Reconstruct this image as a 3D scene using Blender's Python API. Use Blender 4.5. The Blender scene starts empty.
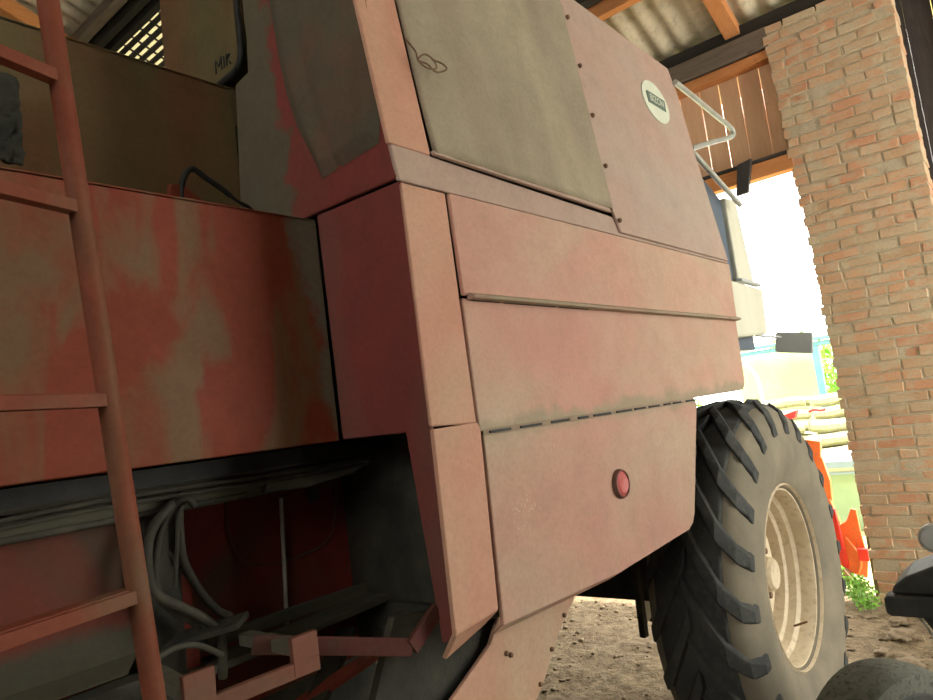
import bpy, bmesh, math, random
from mathutils import Vector, Matrix, Euler, noise
random.seed(7)
S = bpy.context.scene
COL = S.collection
PI = math.pi

# ------------------------------------------------------------------ node helpers
def new_mat(name):
    m = bpy.data.materials.new(name); m.use_nodes = True
    nt = m.node_tree; nt.nodes.clear()
    out = nt.nodes.new('ShaderNodeOutputMaterial')
    b = nt.nodes.new('ShaderNodeBsdfPrincipled')
    nt.links.new(b.outputs[0], out.inputs[0])
    return m, nt, b
def coords(nt, scale=(1,1,1), kind='Object', rot=(0,0,0)):
    tc = nt.nodes.new('ShaderNodeTexCoord'); mp = nt.nodes.new('ShaderNodeMapping')
    mp.inputs['Scale'].default_value = scale; mp.inputs['Rotation'].default_value = rot
    nt.links.new(tc.outputs[kind], mp.inputs[0]); return mp.outputs[0]
def noise_n(nt, vec, scale, detail=5, rough=.55, dist=0):
    n = nt.nodes.new('ShaderNodeTexNoise'); n.inputs['Scale'].default_value = scale
    n.inputs['Detail'].default_value = detail; n.inputs['Roughness'].default_value = rough
    n.inputs['Distortion'].default_value = dist
    nt.links.new(vec, n.inputs['Vector']); return n.outputs['Fac']
def ramp(nt, fac, a, b, ca=(0,0,0,1), cb=(1,1,1,1)):
    r = nt.nodes.new('ShaderNodeValToRGB')
    r.color_ramp.elements[0].position = a; r.color_ramp.elements[0].color = ca
    r.color_ramp.elements[1].position = b; r.color_ramp.elements[1].color = cb
    nt.links.new(fac, r.inputs[0]); return r.outputs[0]
def mix(nt, fac, a, b, mode='MIX'):
    m = nt.nodes.new('ShaderNodeMix'); m.data_type = 'RGBA'; m.blend_type = mode
    for k, v in ((0, fac), (6, a), (7, b)):
        if isinstance(v, (tuple, list)): m.inputs[k].default_value = (*v[:3], 1)
        elif isinstance(v, (int, float)): m.inputs[k].default_value = v
        else: nt.links.new(v, m.inputs[k])
    return m.outputs[2]
def bump(nt, b, h, strength=.3, dist=.01):
    bn = nt.nodes.new('ShaderNodeBump'); bn.inputs['Strength'].default_value = strength
    bn.inputs['Distance'].default_value = dist
    nt.links.new(h, bn.inputs['Height']); nt.links.new(bn.outputs[0], b.inputs['Normal'])

def paint(name, base, dust, amount=.5, base2=None, scale=3.0, stretch=(1,1,.35), rough=.55, grime=.35, soft=.18, edge=None):
    """painted sheet metal: worn paint, two paint tones, broad dust patches, fine speckle"""
    m, nt, b = new_mat(name)
    v = coords(nt, stretch); v1 = coords(nt)
    n1 = noise_n(nt, v, scale, 4, .5, .6)
    n2 = noise_n(nt, v1, scale*2.3, 6, .65)
    n3 = noise_n(nt, v1, 90, 3, .7)
    n4 = noise_n(nt, v1, 9, 7, .7)
    c = mix(nt, ramp(nt, n2, .35, .65), base, base2 or tuple(x*.8 for x in base))
    t = 1-amount
    d = ramp(nt, n1, t-soft, t+soft)
    c = mix(nt, d, c, dust)
    if edge:      # dust that has settled beyond a ragged border: (direction, offset, raggedness, colour)
        dn, off, amp, ecol = edge
        dp = nt.nodes.new('ShaderNodeVectorMath'); dp.operation = 'DOT_PRODUCT'; nt.links.new(v1, dp.inputs[0]); dp.inputs[1].default_value = dn
        nn = noise_n(nt, v1, 9, 5, .6); a1 = nt.nodes.new('ShaderNodeMath'); a1.operation = 'MULTIPLY_ADD'
        nt.links.new(nn, a1.inputs[0]); a1.inputs[1].default_value = amp; nt.links.new(dp.outputs['Value'], a1.inputs[2])
        s1 = nt.nodes.new('ShaderNodeMath'); s1.operation = 'SUBTRACT'; nt.links.new(a1.outputs[0], s1.inputs[0]); s1.inputs[1].default_value = off + amp*.5
        m1 = nt.nodes.new('ShaderNodeMapRange'); nt.links.new(s1.outputs[0], m1.inputs[0]); m1.inputs[1].default_value = -.010; m1.inputs[2].default_value = .016
        c = mix(nt, m1.outputs[0], c, ecol)
    c = mix(nt, mul(nt, ramp(nt, n4, .45, .75), grime), c, tuple(x*.62 for x in dust))
    c = mix(nt, mul(nt, ramp(nt, n3, .40, .70), .22), c, tuple(x*.45 for x in base))
    nt.links.new(c, b.inputs['Base Color'])
    nt.links.new(ramp(nt, n4, .2, .8, (rough-.1,)*3+(1,), (rough+.25,)*3+(1,)), b.inputs['Roughness'])
    b.inputs['Specular IOR Level'].default_value = .16
    bump(nt, b, n4, .18, .004)
    return m
def mul(nt, a, k):
    m = nt.nodes.new('ShaderNodeMath'); m.operation = 'MULTIPLY'; nt.links.new(a, m.inputs[0]); m.inputs[1].default_value = k
    return m.outputs[0]
def rough_mat(name, c1, c2, scale=8, rough=.9, bs=.4, bd=.01, stretch=(1,1,1), c3=None, metal=0, detail=6):
    m, nt, b = new_mat(name); v = coords(nt, stretch)
    n1 = noise_n(nt, v, scale, detail, .6); n2 = noise_n(nt, v, scale*6, 4, .6)
    c = mix(nt, ramp(nt, n1, .35, .68), c1, c2)
    if c3: c = mix(nt, ramp(nt, n2, .5, .75), c, c3)
    nt.links.new(c, b.inputs['Base Color']); b.inputs['Roughness'].default_value = rough
    b.inputs['Metallic'].default_value = metal; b.inputs['Specular IOR Level'].default_value = .25
    if bs: bump(nt, b, n2, bs, bd)
    return m
def wood_mat(name, c1, c2, axis='Y', rough=.8):
    m, nt, b = new_mat(name)
    st = {'X':(.12,1,1),'Y':(1,.12,1),'Z':(1,1,.12)}[axis]
    v = coords(nt, st)
    n1 = noise_n(nt, v, 22, 6, .6, 1.2); n2 = noise_n(nt, coords(nt), 2.4, 3, .5)
    n3 = noise_n(nt, coords(nt, (1,1,.6)), 5.5, 2, .5)
    c = mix(nt, ramp(nt, n1, .35, .65), c1, c2)
    c = mix(nt, mul(nt, ramp(nt, n2, .4, .7), .5), c, tuple(x*.72 for x in c1))
    c = mix(nt, ramp(nt, n3, .70, .76), c, tuple(x*.3 for x in c2))
    nt.links.new(c, b.inputs['Base Color']); b.inputs['Roughness'].default_value = rough
    b.inputs['Specular IOR Level'].default_value = .2
    bump(nt, b, n1, .3, .003)
    return m

DUST = (.40,.30,.20)
M = {}
M['side']   = paint('faded_pink_paint', (.55,.285,.215), (.48,.355,.255), .50, (.50,.24,.19), 2.2, (.7,1,1.1), .5, .25)
M['sidemid'] = paint('faded_pink_paint_low', (.55,.285,.215), (.48,.355,.255), .50, (.50,.24,.19), 2.2, (.7,1,1.1), .5, .25, .18, ((.010,0,-1), -1.652, .10, (.34,.275,.19)))
M['sidedoor'] = paint('faded_pink_paint_door', (.52,.275,.205), (.45,.335,.24), .50, (.48,.235,.19), 2.2, (.7,1,1.1), .5, .25, .18, ((0,0,1), 1.600, .05, (.34,.275,.19)))
M['side2']  = paint('faded_pink_paint_upper', (.47,.29,.235), (.41,.33,.265), .5, (.43,.26,.21), 1.8, (.6,1,.8), .5, .25)
M['hinge']  = paint('dusty_hinge_strip', (.40,.26,.20), (.33,.27,.19), .55, None, 5, (1,1,1), .8, .5)
M['post']   = paint('faded_salmon_paint', (.57,.27,.19), (.50,.36,.24), .52, (.52,.23,.16), 2.6, (1,1,.5), .5, .25)
M['dusty']  = paint('dust_covered_metal', (.31,.255,.185), (.38,.325,.225), .5, (.27,.215,.165), 3.0, (1,1,.4), .9, .5)
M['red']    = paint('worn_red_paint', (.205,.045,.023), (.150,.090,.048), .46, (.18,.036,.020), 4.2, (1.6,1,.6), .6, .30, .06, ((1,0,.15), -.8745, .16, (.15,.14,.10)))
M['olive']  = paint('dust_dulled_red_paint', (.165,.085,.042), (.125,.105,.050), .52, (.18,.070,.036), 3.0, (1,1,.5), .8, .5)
M['inred']  = paint('interior_red_paint', (.27,.045,.030), (.13,.07,.045), .42, (.21,.036,.025), 3.0, (1,1,.8), .6, .35, .12)
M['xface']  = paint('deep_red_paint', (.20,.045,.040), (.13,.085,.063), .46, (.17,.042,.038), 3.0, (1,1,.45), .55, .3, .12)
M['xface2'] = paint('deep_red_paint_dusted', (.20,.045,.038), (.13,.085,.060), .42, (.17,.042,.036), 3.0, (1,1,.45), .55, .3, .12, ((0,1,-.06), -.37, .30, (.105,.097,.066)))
M['xdust']  = paint('grey_green_dusted_metal', (.105,.092,.062), (.080,.085,.060), .5, (.14,.072,.050), 2.5, (1,1,.4), .85, .4)
M['brace'] = paint('dark_brace_paint', (.12,.030,.026), (.085,.06,.042), .45, (.10,.026,.022), 6, (1,1,1), .6, .3)
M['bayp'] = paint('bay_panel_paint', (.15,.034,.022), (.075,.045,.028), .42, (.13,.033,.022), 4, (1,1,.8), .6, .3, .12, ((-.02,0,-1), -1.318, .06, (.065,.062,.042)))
M['ladder'] = paint('ladder_red_paint', (.225,.058,.030), (.16,.088,.05), .40, (.185,.044,.024), 6, (1,1,.5), .55, .35, .1)
M['brk']    = paint('bracket_paint', (.20,.075,.052), (.15,.10,.065), .45, (.16,.06,.042), 8, (1,1,1), .6, .3)
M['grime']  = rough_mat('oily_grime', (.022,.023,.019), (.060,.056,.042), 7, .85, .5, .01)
M['beam']   = rough_mat('dusty_dark_steel', (.060,.058,.044), (.12,.11,.08), 9, .8, .4, .006, (.3,1,1))
M['black']  = rough_mat('black_rubber', (.012,.012,.012), (.028,.028,.026), 20, .6, .2, .003)
M['hose']   = rough_mat('dusty_hose_rubber', (.030,.029,.024), (.075,.065,.047), 14, .75, .3, .003)
M['tyre']   = rough_mat('dusty_tyre_rubber', (.040,.043,.043), (.072,.073,.066), 6, .8, .35, .004, (1,1,1), (.09,.088,.074))
M['tyreside']= rough_mat('dusty_tyre_sidewall', (.17,.150,.11), (.245,.21,.15), 5, .9, .3, .003)
M['rim']    = rough_mat('cream_rim_paint', (.66,.56,.40), (.56,.46,.31), 5, .6, .15, .002, (1,1,1), (.42,.33,.22))
M['rust']   = rough_mat('rusty_steel', (.13,.07,.04), (.22,.14,.09), 30, .8, .4, .002)
M['cream']  = rough_mat('cab_cream_paint', (.66,.64,.52), (.56,.54,.42), 4, .55, .1, .002, (1,1,.3))
M['glass']  = rough_mat('dusty_dark_glass', (.10,.13,.17), (.13,.16,.20), 3, .3, 0)  # dark blue puts the shade of the cab's rear face into its colour
M['grey']   = rough_mat('grey_plastic', (.42,.44,.43), (.5,.51,.5), 8, .6, .2, .002)
M['tube']   = rough_mat('galvanised_tube', (.48,.48,.43), (.36,.35,.30), 12, .45, .1, .001, metal=.3)
M['chip'] = rough_mat('chipped_primer', (.60,.38,.30), (.56,.36,.28), 9, .7, 0)
M['white']  = rough_mat('badge_white', (.66,.68,.56), (.58,.60,.48), 20, .5, 0)
M['badgeg'] = rough_mat('badge_dark_green', (.10,.14,.11), (.13,.17,.13), 20, .5, 0)
m, nt, b = new_mat('red_reflector'); b.inputs['Base Color'].default_value = (.50,.10,.09,1); b.inputs['Roughness'].default_value = .45
v = coords(nt); w = nt.nodes.new('ShaderNodeTexVoronoi'); w.inputs['Scale'].default_value = 260; nt.links.new(v, w.inputs['Vector']); bump(nt, b, w.outputs[0], .5, .001); M['refl'] = m
M['wood']   = wood_mat('fresh_orange_timber', (.70,.30,.11), (.60,.23,.08), 'Y')
M['woodx']  = wood_mat('fresh_orange_timber_rafter', (.70,.30,.11), (.60,.23,.08), 'X')
M['board']  = wood_mat('orange_vertical_boards', (.84,.52,.31), (.76,.43,.24), 'Z')
M['oldwood']= wood_mat('weathered_grey_timber', (.22,.17,.125), (.15,.115,.085), 'Y')
M['darkwood']= wood_mat('dark_old_planks', (.07,.06,.055), (.045,.04,.038), 'Z')
M['darkbeam']= wood_mat('dark_old_purlin', (.045,.040,.032), (.030,.026,.022), 'Y')
M['sheet']  = rough_mat('fibre_cement_sheet', (.74,.63,.43), (.62,.52,.35), 3, .9, .3, .004, (1,1,1), (.50,.42,.28))
m, nt, b = new_mat('yellow_fibreglass'); ms = nt.nodes.new('ShaderNodeMixShader'); tl = nt.nodes.new('ShaderNodeBsdfTranslucent')
tl.inputs[0].default_value = (.11,.095,.05,1); b.inputs['Base Color'].default_value = (.4,.36,.22,1); ms.inputs[0].default_value = .7
nt.links.new(b.outputs[0], ms.inputs[1]); nt.links.new(tl.outputs[0], ms.inputs[2]); nt.links.new(ms.outputs[0], nt.nodes['Material Output'].inputs[0]); M['fibreglass'] = m
M['mortar'] = rough_mat('lime_mortar', (.60,.50,.34), (.48,.39,.26), 12, .95, .6, .01)
M['black_metal'] = rough_mat('black_painted_steel', (.022,.024,.022), (.045,.046,.040), 10, .6, .3, .003)
M['greydust'] = rough_mat('dust_greyed_rubber', (.085,.088,.070), (.15,.15,.118), 9, .85, .6, .006, (1,1,1), (.035,.036,.03))
M['teal']   = rough_mat('teal_painted_steel', (.10,.24,.27), (.13,.28,.30), 5, .5, 0)
M['blue']   = rough_mat('pale_blue_pipe', (.25,.38,.52), (.3,.42,.55), 5, .5, 0)
M['orange'] = rough_mat('orange_machine_paint', (.78,.17,.045), (.62,.14,.05), 7, .5, .2, .003, (1,1,1), (.45,.16,.09))
M['redm']   = rough_mat('bright_red_paint', (.60,.03,.025), (.50,.03,.025), 7, .5, 0)
M['palegreen'] = rough_mat('pale_green_sheet', (.28,.40,.27), (.34,.46,.32), 3, .6, 0)
M['bluesheet'] = rough_mat('blue_grey_sheet', (.22,.32,.42), (.30,.40,.50), 3, .6, 0)
M['log']    = rough_mat('pale_bark', (.42,.40,.22), (.30,.30,.17), 6, .9, .4, .01, (1,1,1), (.5,.48,.38))
M['plaster']= rough_mat('yellow_green_wall', (.50,.56,.22), (.60,.62,.36), .9, .9, 0)
M['leaf']   = rough_mat('green_leaves', (.14,.36,.035), (.26,.46,.07), 30, .6, 0)
M['straw']  = rough_mat('straw', (.55,.44,.24), (.42,.33,.17), 30, .8, 0)
M['stone']  = rough_mat('clay_stone', (.25,.19,.12), (.18,.13,.08), 20, .95, .5, .006)

# bricks: colour attribute "tone" gives every brick its own fired colour
m, nt, b = new_mat('handmade_brick')
at = nt.nodes.new('ShaderNodeAttribute'); at.attribute_name = 'tone'
v = coords(nt); n1 = noise_n(nt, v, 7, 6, .65); n2 = noise_n(nt, v, 60, 4, .6); n3 = noise_n(nt, coords(nt,(1,1,2)), 3.2, 5, .6)
r = nt.nodes.new('ShaderNodeValToRGB'); nt.links.new(at.outputs['Fac'], r.inputs[0])
r.color_ramp.elements[0].color = (.64,.29,.16,1); r.color_ramp.elements[1].color = (.55,.36,.21,1)
e = r.color_ramp.elements.new(.5); e.color = (.70,.40,.23,1)
c = mix(nt, ramp(nt, n1, .47, .63), r.outputs[0], (.62,.50,.33))
c = mix(nt, mul(nt, ramp(nt, n3, .44, .62), .62), c, (.60,.48,.31))
c = mix(nt, mul(nt, ramp(nt, n2, .5, .8), .4), c, (.28,.20,.14))
nt.links.new(c, b.inputs['Base Color']); b.inputs['Roughness'].default_value = .95; b.inputs['Specular IOR Level'].default_value = .15
bump(nt, b, n2, .5, .006); M['brick'] = m

# ground
m, nt, b = new_mat('trodden_dirt')
v = coords(nt); n1 = noise_n(nt, v, 1.2, 6, .6); n2 = noise_n(nt, v, 14, 6, .65); n3 = noise_n(nt, v, 70, 4, .7)
c = mix(nt, ramp(nt, n1, .35, .65), (.17,.12,.072), (.29,.22,.135))
c = mix(nt, mul(nt, ramp(nt, n2, .42, .65), .9), c, (.095,.066,.038))
c = mix(nt, mul(nt, ramp(nt, n3, .5, .7), .5), c, (.38,.30,.19))
nt.links.new(c, b.inputs['Base Color']); b.inputs['Roughness'].default_value = .95; b.inputs['Specular IOR Level'].default_value = .1
bump(nt, b, n2, .9, .05); M['dirt'] = m
m, nt, b = new_mat('yard_grass'); v = coords(nt); n1 = noise_n(nt, v, 1.5, 6, .7)
nt.links.new(mix(nt, ramp(nt, n1, .3, .7), (.30,.34,.12), (.48,.44,.26)), b.inputs['Base Color']); b.inputs['Roughness'].default_value = .95; M['yard'] = m

# ------------------------------------------------------------------ mesh helpers
class MB:
    def __init__(s): s.bm = bmesh.new(); s.tone = {}
    def box(s, x0,x1,y0,y1,z0,z1):
        vs = [s.bm.verts.new(p) for p in ((x0,y0,z0),(x1,y0,z0),(x1,y1,z0),(x0,y1,z0),(x0,y0,z1),(x1,y0,z1),(x1,y1,z1),(x0,y1,z1))]
        fs = [s.bm.faces.new([vs[i] for i in q]) for q in ((0,3,2,1),(4,5,6,7),(0,1,5,4),(1,2,6,5),(2,3,7,6),(3,0,4,7))]
        return vs, fs
    def slab(s, pts, off):
        """closed polygon of 3-D points extruded by the vector off"""
        off = Vector(off); a = [s.bm.verts.new(p) for p in pts]; c = [s.bm.verts.new(Vector(p)+off) for p in pts]
        n = len(a); s.bm.faces.new(a); s.bm.faces.new(c[::-1])
        for i in range(n): s.bm.faces.new([a[i], c[i], c[(i+1)%n], a[(i+1)%n]])
    def bar(s, p, q, w, h, up=(0,0,1)):
        p, q, up = Vector(p), Vector(q), Vector(up); d = (q-p).normalized()
        x = d.cross(up).normalized(); y = x.cross(d)
        r = [p + x*a*w/2 + y*c*h/2 for a, c in ((-1,-1),(1,-1),(1,1),(-1,1))]
        s.slab(r, q-p)
    def tube(s, pts, r, n=12, cap=True):
        pts = [Vector(p) for p in pts]; rings = []
        ref = Vector((0,0,1))
        for i, p in enumerate(pts):
            d = (pts[min(i+1,len(pts)-1)] - pts[max(i-1,0)]).normalized()
            if i == 0:
                if abs(d.dot(ref)) > .9: ref = Vector((1,0,0))
                x = d.cross(ref).normalized()
            else: x = (x - d*x.dot(d)).normalized()
            y = d.cross(x); rr = r[i] if isinstance(r, (list, tuple)) else r
            rings.append([s.bm.verts.new(p + (x*math.cos(t)+y*math.sin(t))*rr) for t in [2*PI*k/n for k in range(n)]])
        for a, c in zip(rings, rings[1:]):
            for k in range(n): s.bm.faces.new([a[k], a[(k+1)%n], c[(k+1)%n], c[k]])
        if cap: s.bm.faces.new(rings[0][::-1]); s.bm.faces.new(rings[-1])
    def lathe(s, prof, center, n=72, close=False, axis='Y'):
        """prof: (radius, offset along axis)"""
        c = Vector(center); rings = []
        for r, o in prof:
            ring = []
            for k in range(n):
                t = 2*PI*k/n
                ring.append(s.bm.verts.new(c + (Vector((r*math.cos(t), o, r*math.sin(t))) if axis == 'Y' else Vector((o, r*math.cos(t), r*math.sin(t))))))
            rings.append(ring)
        pr = list(zip(rings, rings[1:])) + ([(rings[-1], rings[0])] if close else [])
        for a, d in pr:
            for k in range(n): s.bm.faces.new([a[k], a[(k+1)%n], d[(k+1)%n], d[k]])
        if not close:
            for ring in (rings[0], rings[-1]): s.bm.faces.new(ring)
    def grid(s, fn, nu, nv):
        v = [[s.bm.verts.new(fn(i/nu, j/nv)) for j in range(nv+1)] for i in range(nu+1)]
        for i in range(nu):
            for j in range(nv): s.bm.faces.new([v[i][j], v[i+1][j], v[i+1][j+1], v[i][j+1]])
    def blob(s, c, r, seed=0, sub=2, amp=.3, sq=(1,1,1)):
        t = bmesh.new(); bmesh.ops.create_icosphere(t, subdivisions=sub, radius=1)
        mp = {}
        for v in t.verts:
            k = 1 + amp*noise.noise(v.co*1.7 + Vector((seed*3.1, seed, 0)))
            mp[v] = s.bm.verts.new(Vector(c) + Vector((v.co.x*r*sq[0]*k, v.co.y*r*sq[1]*k, v.co.z*r*sq[2]*k)))
        for f in t.faces: s.bm.faces.new([mp[v] for v in f.verts])
        t.free()
    def build(s, name, mat, parent=None, bevel=0, smooth=False, solid=0, loc=None):
        bm = s.bm
        bmesh.ops.recalc_face_normals(bm, faces=bm.faces)
        me = bpy.data.meshes.new(name)
        off = Vector((0,0,0))
        if parent is not None and loc is None: off = parent.matrix_basis.translation if parent.parent is None else Vector((0,0,0))
        if parent is not None and parent.parent is not None: off = parent.parent.location
        if loc is not None: off = Vector(loc)
        bmesh.ops.translate(bm, vec=-off, verts=bm.verts)
        bm.to_mesh(me); bm.free()
        me.materials.append(mat)
        if smooth:
            for p in me.polygons: p.use_smooth = True
        o = bpy.data.objects.new(name, me); COL.objects.link(o)
        if parent is not None: o.parent = parent
        if loc is not None: o.location = loc
        if solid:
            md = o.modifiers.new('solid', 'SOLIDIFY'); md.thickness = solid; md.offset = 0
        if bevel:
            md = o.modifiers.new('bevel', 'BEVEL'); md.width = bevel; md.segments = 2; md.limit_method = 'ANGLE'; md.angle_limit = .6
            if not smooth:
                for p in me.polygons: p.use_smooth = False
        if smooth and smooth != 'all':
            md = o.modifiers.new('es', 'EDGE_SPLIT'); md.split_angle = math.radians(38)
        return o
def tag(o, label=None, cat=None, group=None, kind=None):
    if label: o['label'] = label
    if cat: o['category'] = cat
    if group: o['group'] = group
    if kind: o['kind'] = kind
    return o
def empty(name, loc, label, cat, group=None):
    o = bpy.data.objects.new(name, None); COL.objects.link(o); o.location = loc; o.empty_display_size = .1
    return tag(o, label, cat, group)
def arc(c, r, a0, a1, n, fn):
    return [fn(c[0]+r*math.cos(a0+(a1-a0)*k/n), c[1]+r*math.sin(a0+(a1-a0)*k/n)) for k in range(n+1)]
def spline(pts, n=6):
    """Catmull-Rom through pts"""
    P = [Vector(p) for p in pts]; P = [P[0]*2-P[1]] + P + [P[-1]*2-P[-2]]; out = []
    for i in range(1, len(P)-2):
        for k in range(n):
            t = k/n; a, b_, c, d = P[i-1], P[i], P[i+1], P[i+2]
            out.append(.5*((2*b_) + (c-a)*t + (2*a-5*b_+4*c-d)*t*t + (3*b_-a-3*c+d)*t**3))
    out.append(P[-2]); return out
def XZ(y, pts): return [(x, y, z) for x, z in pts]

# ------------------------------------------------------------------ the barn
# floor
mb = MB()
X0,X1,Y0,Y1 = -4.0,5.95,-3.0,8.0
def dz(x, y):
    h = .030*noise.noise(Vector((x*1.1,y*1.1,0))) + .016*noise.noise(Vector((x*5,y*5,3))) + .010*noise.noise(Vector((x*15,y*15,7)))
    return h - .025
def fl(u, v):
    x = X0+(X1-X0)*u; y = Y0+(Y1-Y0)*v; return (x, y, dz(x,y))
mb.grid(fl, 330, 360)
tag(mb.build('floor', M['dirt'], smooth='all'), 'trodden dirt floor of the barn under the harvester', kind='structure')
# yard ground outside
mb = MB(); mb.grid(lambda u,v: (5.9+34*u, -14+34*v, -.05 + .03*noise.noise(Vector((34*u*.6,34*v*.6,2)))), 60, 60)
tag(mb.build('ground', M['yard'], smooth='all'), 'bright overgrown yard ground outside the barn door', kind='structure')

# roof: corrugated sheets, sloping down to the door wall
def rz(x): return 4.52 + .40*(5.65-x) if x > .8 else 4.52 + .40*(5.65-.8) - .40*(.8-x)
mb = MB()
def roof(x0, x1, y0, y1, lift=0):
    nx = 2; ny = int((y1-y0)/.177*8)
    def fn(u, v):
        x = x0+(x1-x0)*u; y = y0+(y1-y0)*v
        return (x, y, rz(x)+.06+lift+.024*math.sin(2*PI*y/.177) + .012*u)
    mb.grid(fn, nx, ny)
roof(4.95, 6.5, -3.4, 8.2); roof(3.58, 5.05, -3.4, 8.2, .014)
roof(2.2, 3.68, -3.4, 4.95, .028); roof(2.2, 3.0, 4.95, 8.2, .03); roof(.8, 2.3, -3.4, 8.2, .05)
roof(-4.4, .8, -3.4, 8.2, .04)
tag(mb.build('ceiling', M['sheet'], smooth='all', solid=.008), 'corrugated tan roofing sheets over the barn', kind='structure')
mb = MB(); roof(2.96, 3.66, 4.93, 8.2, .06)
tag(mb.build('skylight', M['fibreglass'], smooth='all'), 'yellowed translucent corrugated skylight strip above the wooden laths', kind='structure')
mb = MB()
for k in range(9):
    x = 3.055 + .0715*k + .0; mb.slab([(x+.018,4.95,rz(x+.018)),(x+.053,4.95,rz(x+.053)),(x+.053,4.95,rz(x+.053)+.018),(x+.018,4.95,rz(x+.018)+.018)], (0,3.1,0))
for k in range(18):
    y = 4.98+.170*k; mb.slab([(3.0,y,rz(3.0)+.019),(3.7,y,rz(3.7)+.019),(3.7,y,rz(3.7)+.03),(3.0,y,rz(3.0)+.03)], (0,.018,0))
tag(mb.build('trim_50', M['darkwood']), 'dark wooden laths with light showing between them', kind='structure')
# purlins (run across the barn)
n = 0
for x, m_, w, h in ((5.80,'darkbeam',.12,.09),(5.02,'wood',.08,.12),(4.90,'darkbeam',.10,.07),(3.75,'darkbeam',.12,.14),(2.98,'darkbeam',.065,.11),(2.885,'darkbeam',.07,.11),(2.77,'oldwood',.09,.10),(1.95,'darkbeam',.12,.14),(.8,'darkbeam',.14,.18),(-.8,'darkbeam',.12,.14),(-2.4,'darkbeam',.12,.14),(-3.9,'darkbeam',.12,.14)):
    n += 1; mb = MB(); zt = rz(x)+.03; mb.box(x-w/2, x+w/2, -3.2, 8.0, zt-h, zt)
    tag(mb.build('trim_%d' % n, M[m_], bevel=.006), kind='structure')
# rafters (down the slope)
for y, m_ in ((-2.6,'darkbeam'),(1.50,'woodx'),(4.2,'darkbeam'),(6.55,'woodx'),(7.7,'darkbeam')):
    n += 1; mb = MB()
    for xa, xb in ((5.80, 5.06),) if y == 1.50 else (((2.78, 1.0),) if y == 6.55 else ((6.3,.8),(.8,-4.2))):
        lo = .05 if y == 1.50 else .11
        mb.slab([(xa,y-.06,rz(xa)-lo-.06),(xb,y-.06,rz(xb)-lo-.06),(xb,y-.06,rz(xb)-.01),(xa,y-.06,rz(xa)-.01)], (0,.12,0))
    tag(mb.build('trim_%d' % n, M[m_], bevel=.005), kind='structure')

# door wall: header timbers and boards
def trim(name_n, box, m_, label):
    mb = MB(); mb.box(*box); tag(mb.build('trim_%d' % name_n, M[m_], bevel=.008), label, kind='structure')
n += 1; trim(n, (5.68,5.86,.44,7.9,4.362,4.47), 'darkbeam', 'dark wall plate beam under the roof sheets')
n += 1; trim(n, (5.65,5.84,1.245,7.9,4.20,4.36), 'oldwood', 'grey weathered header beam resting against the brick pillar')
n += 1; trim(n, (5.67,5.80,1.245,7.9,4.115,4.19), 'wood', 'orange timber batten under the grey header beam')
n += 1; trim(n, (5.65,5.76,1.22,7.9,3.215,3.335), 'wood', 'orange timber lintel above the bright doorway')
n += 1; mb = MB(); mb.box(5.655,5.74,1.24,7.9,3.34,3.365)
tag(mb.build('trim_%d' % n, M['darkwood']), 'thin dark timber strip above the orange lintel', kind='structure')
mb = MB(); y = 1.215; random.seed(3)
while y < 7.9:
    w = .155+.02*random.random(); g = .004+.004*random.random(); tl = .004*random.uniform(-1,1)
    mb.slab([(5.775,y+g+tl,3.25),(5.775,y+w-tl,3.25),(5.775,y+w,4.2),(5.775,y+g,4.2)], (.022,0,0)); y += w
tag(mb.build('wall_front', M['board'], bevel=.002), 'orange vertical boards above the barn doorway', kind='structure')
# dark plank wall to the right of the pillar, and beyond the doorway
mb = MB(); y = -3.0
while y < .64:
    w = .17; g = .006 if y < .1 else .002
    mb.box(6.02, 6.05, y, y+w-g, -.03, 4.5); y += w
mb.box(5.96,6.02,.1,.18,-.03,4.5); mb.box(5.96,6.02,-1.6,-1.5,-.03,4.5); mb.box(5.97,6.02,-3,.60,2.2,2.34)
tag(mb.build('wall_right', M['darkwood'], bevel=.002), 'dark plank wall with light gaps right of the brick pillar', kind='structure')
mb = MB(); y = 4.6
while y < 7.95: mb.box(5.77,5.80,y,y+.165,-.03,3.24); y += .17
tag(mb.build('wall_far', M['darkwood'], bevel=.002), kind='structure')
# enclosing walls
mb = MB(); y = -4.2
while y < 5.8: mb.box(y,y+.166,8.0,8.04,-.03,rz(y+.08)); y += .17
tag(mb.build('wall_left', M['darkwood']), kind='structure')
mb = MB(); y = -3.0
while y < 8.0:
    
    if -2.6 < y < 1.2: mb.box(-4.2,-4.16,y,y+.166,-.03,3.0)  # high opening added out of view to light rear-facing panels and boards
    else: mb.box(-4.2,-4.16,y,y+.166,-.03,rz(-4.2)+.05)
    y += .17
tag(mb.build('wall_back', M['darkwood']), kind='structure')
mb = MB(); y = -4.2
while y < 5.9:
    if y < 3.0: mb.box(y,y+.166,-3.04,-3.0,-.03,rz(y+.08))
    else: mb.box(y,y+.166,-3.04,-3.0,3.9,rz(y+.08))
    y += .17
tag(mb.build('wall_side', M['darkwood']), kind='structure')

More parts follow.
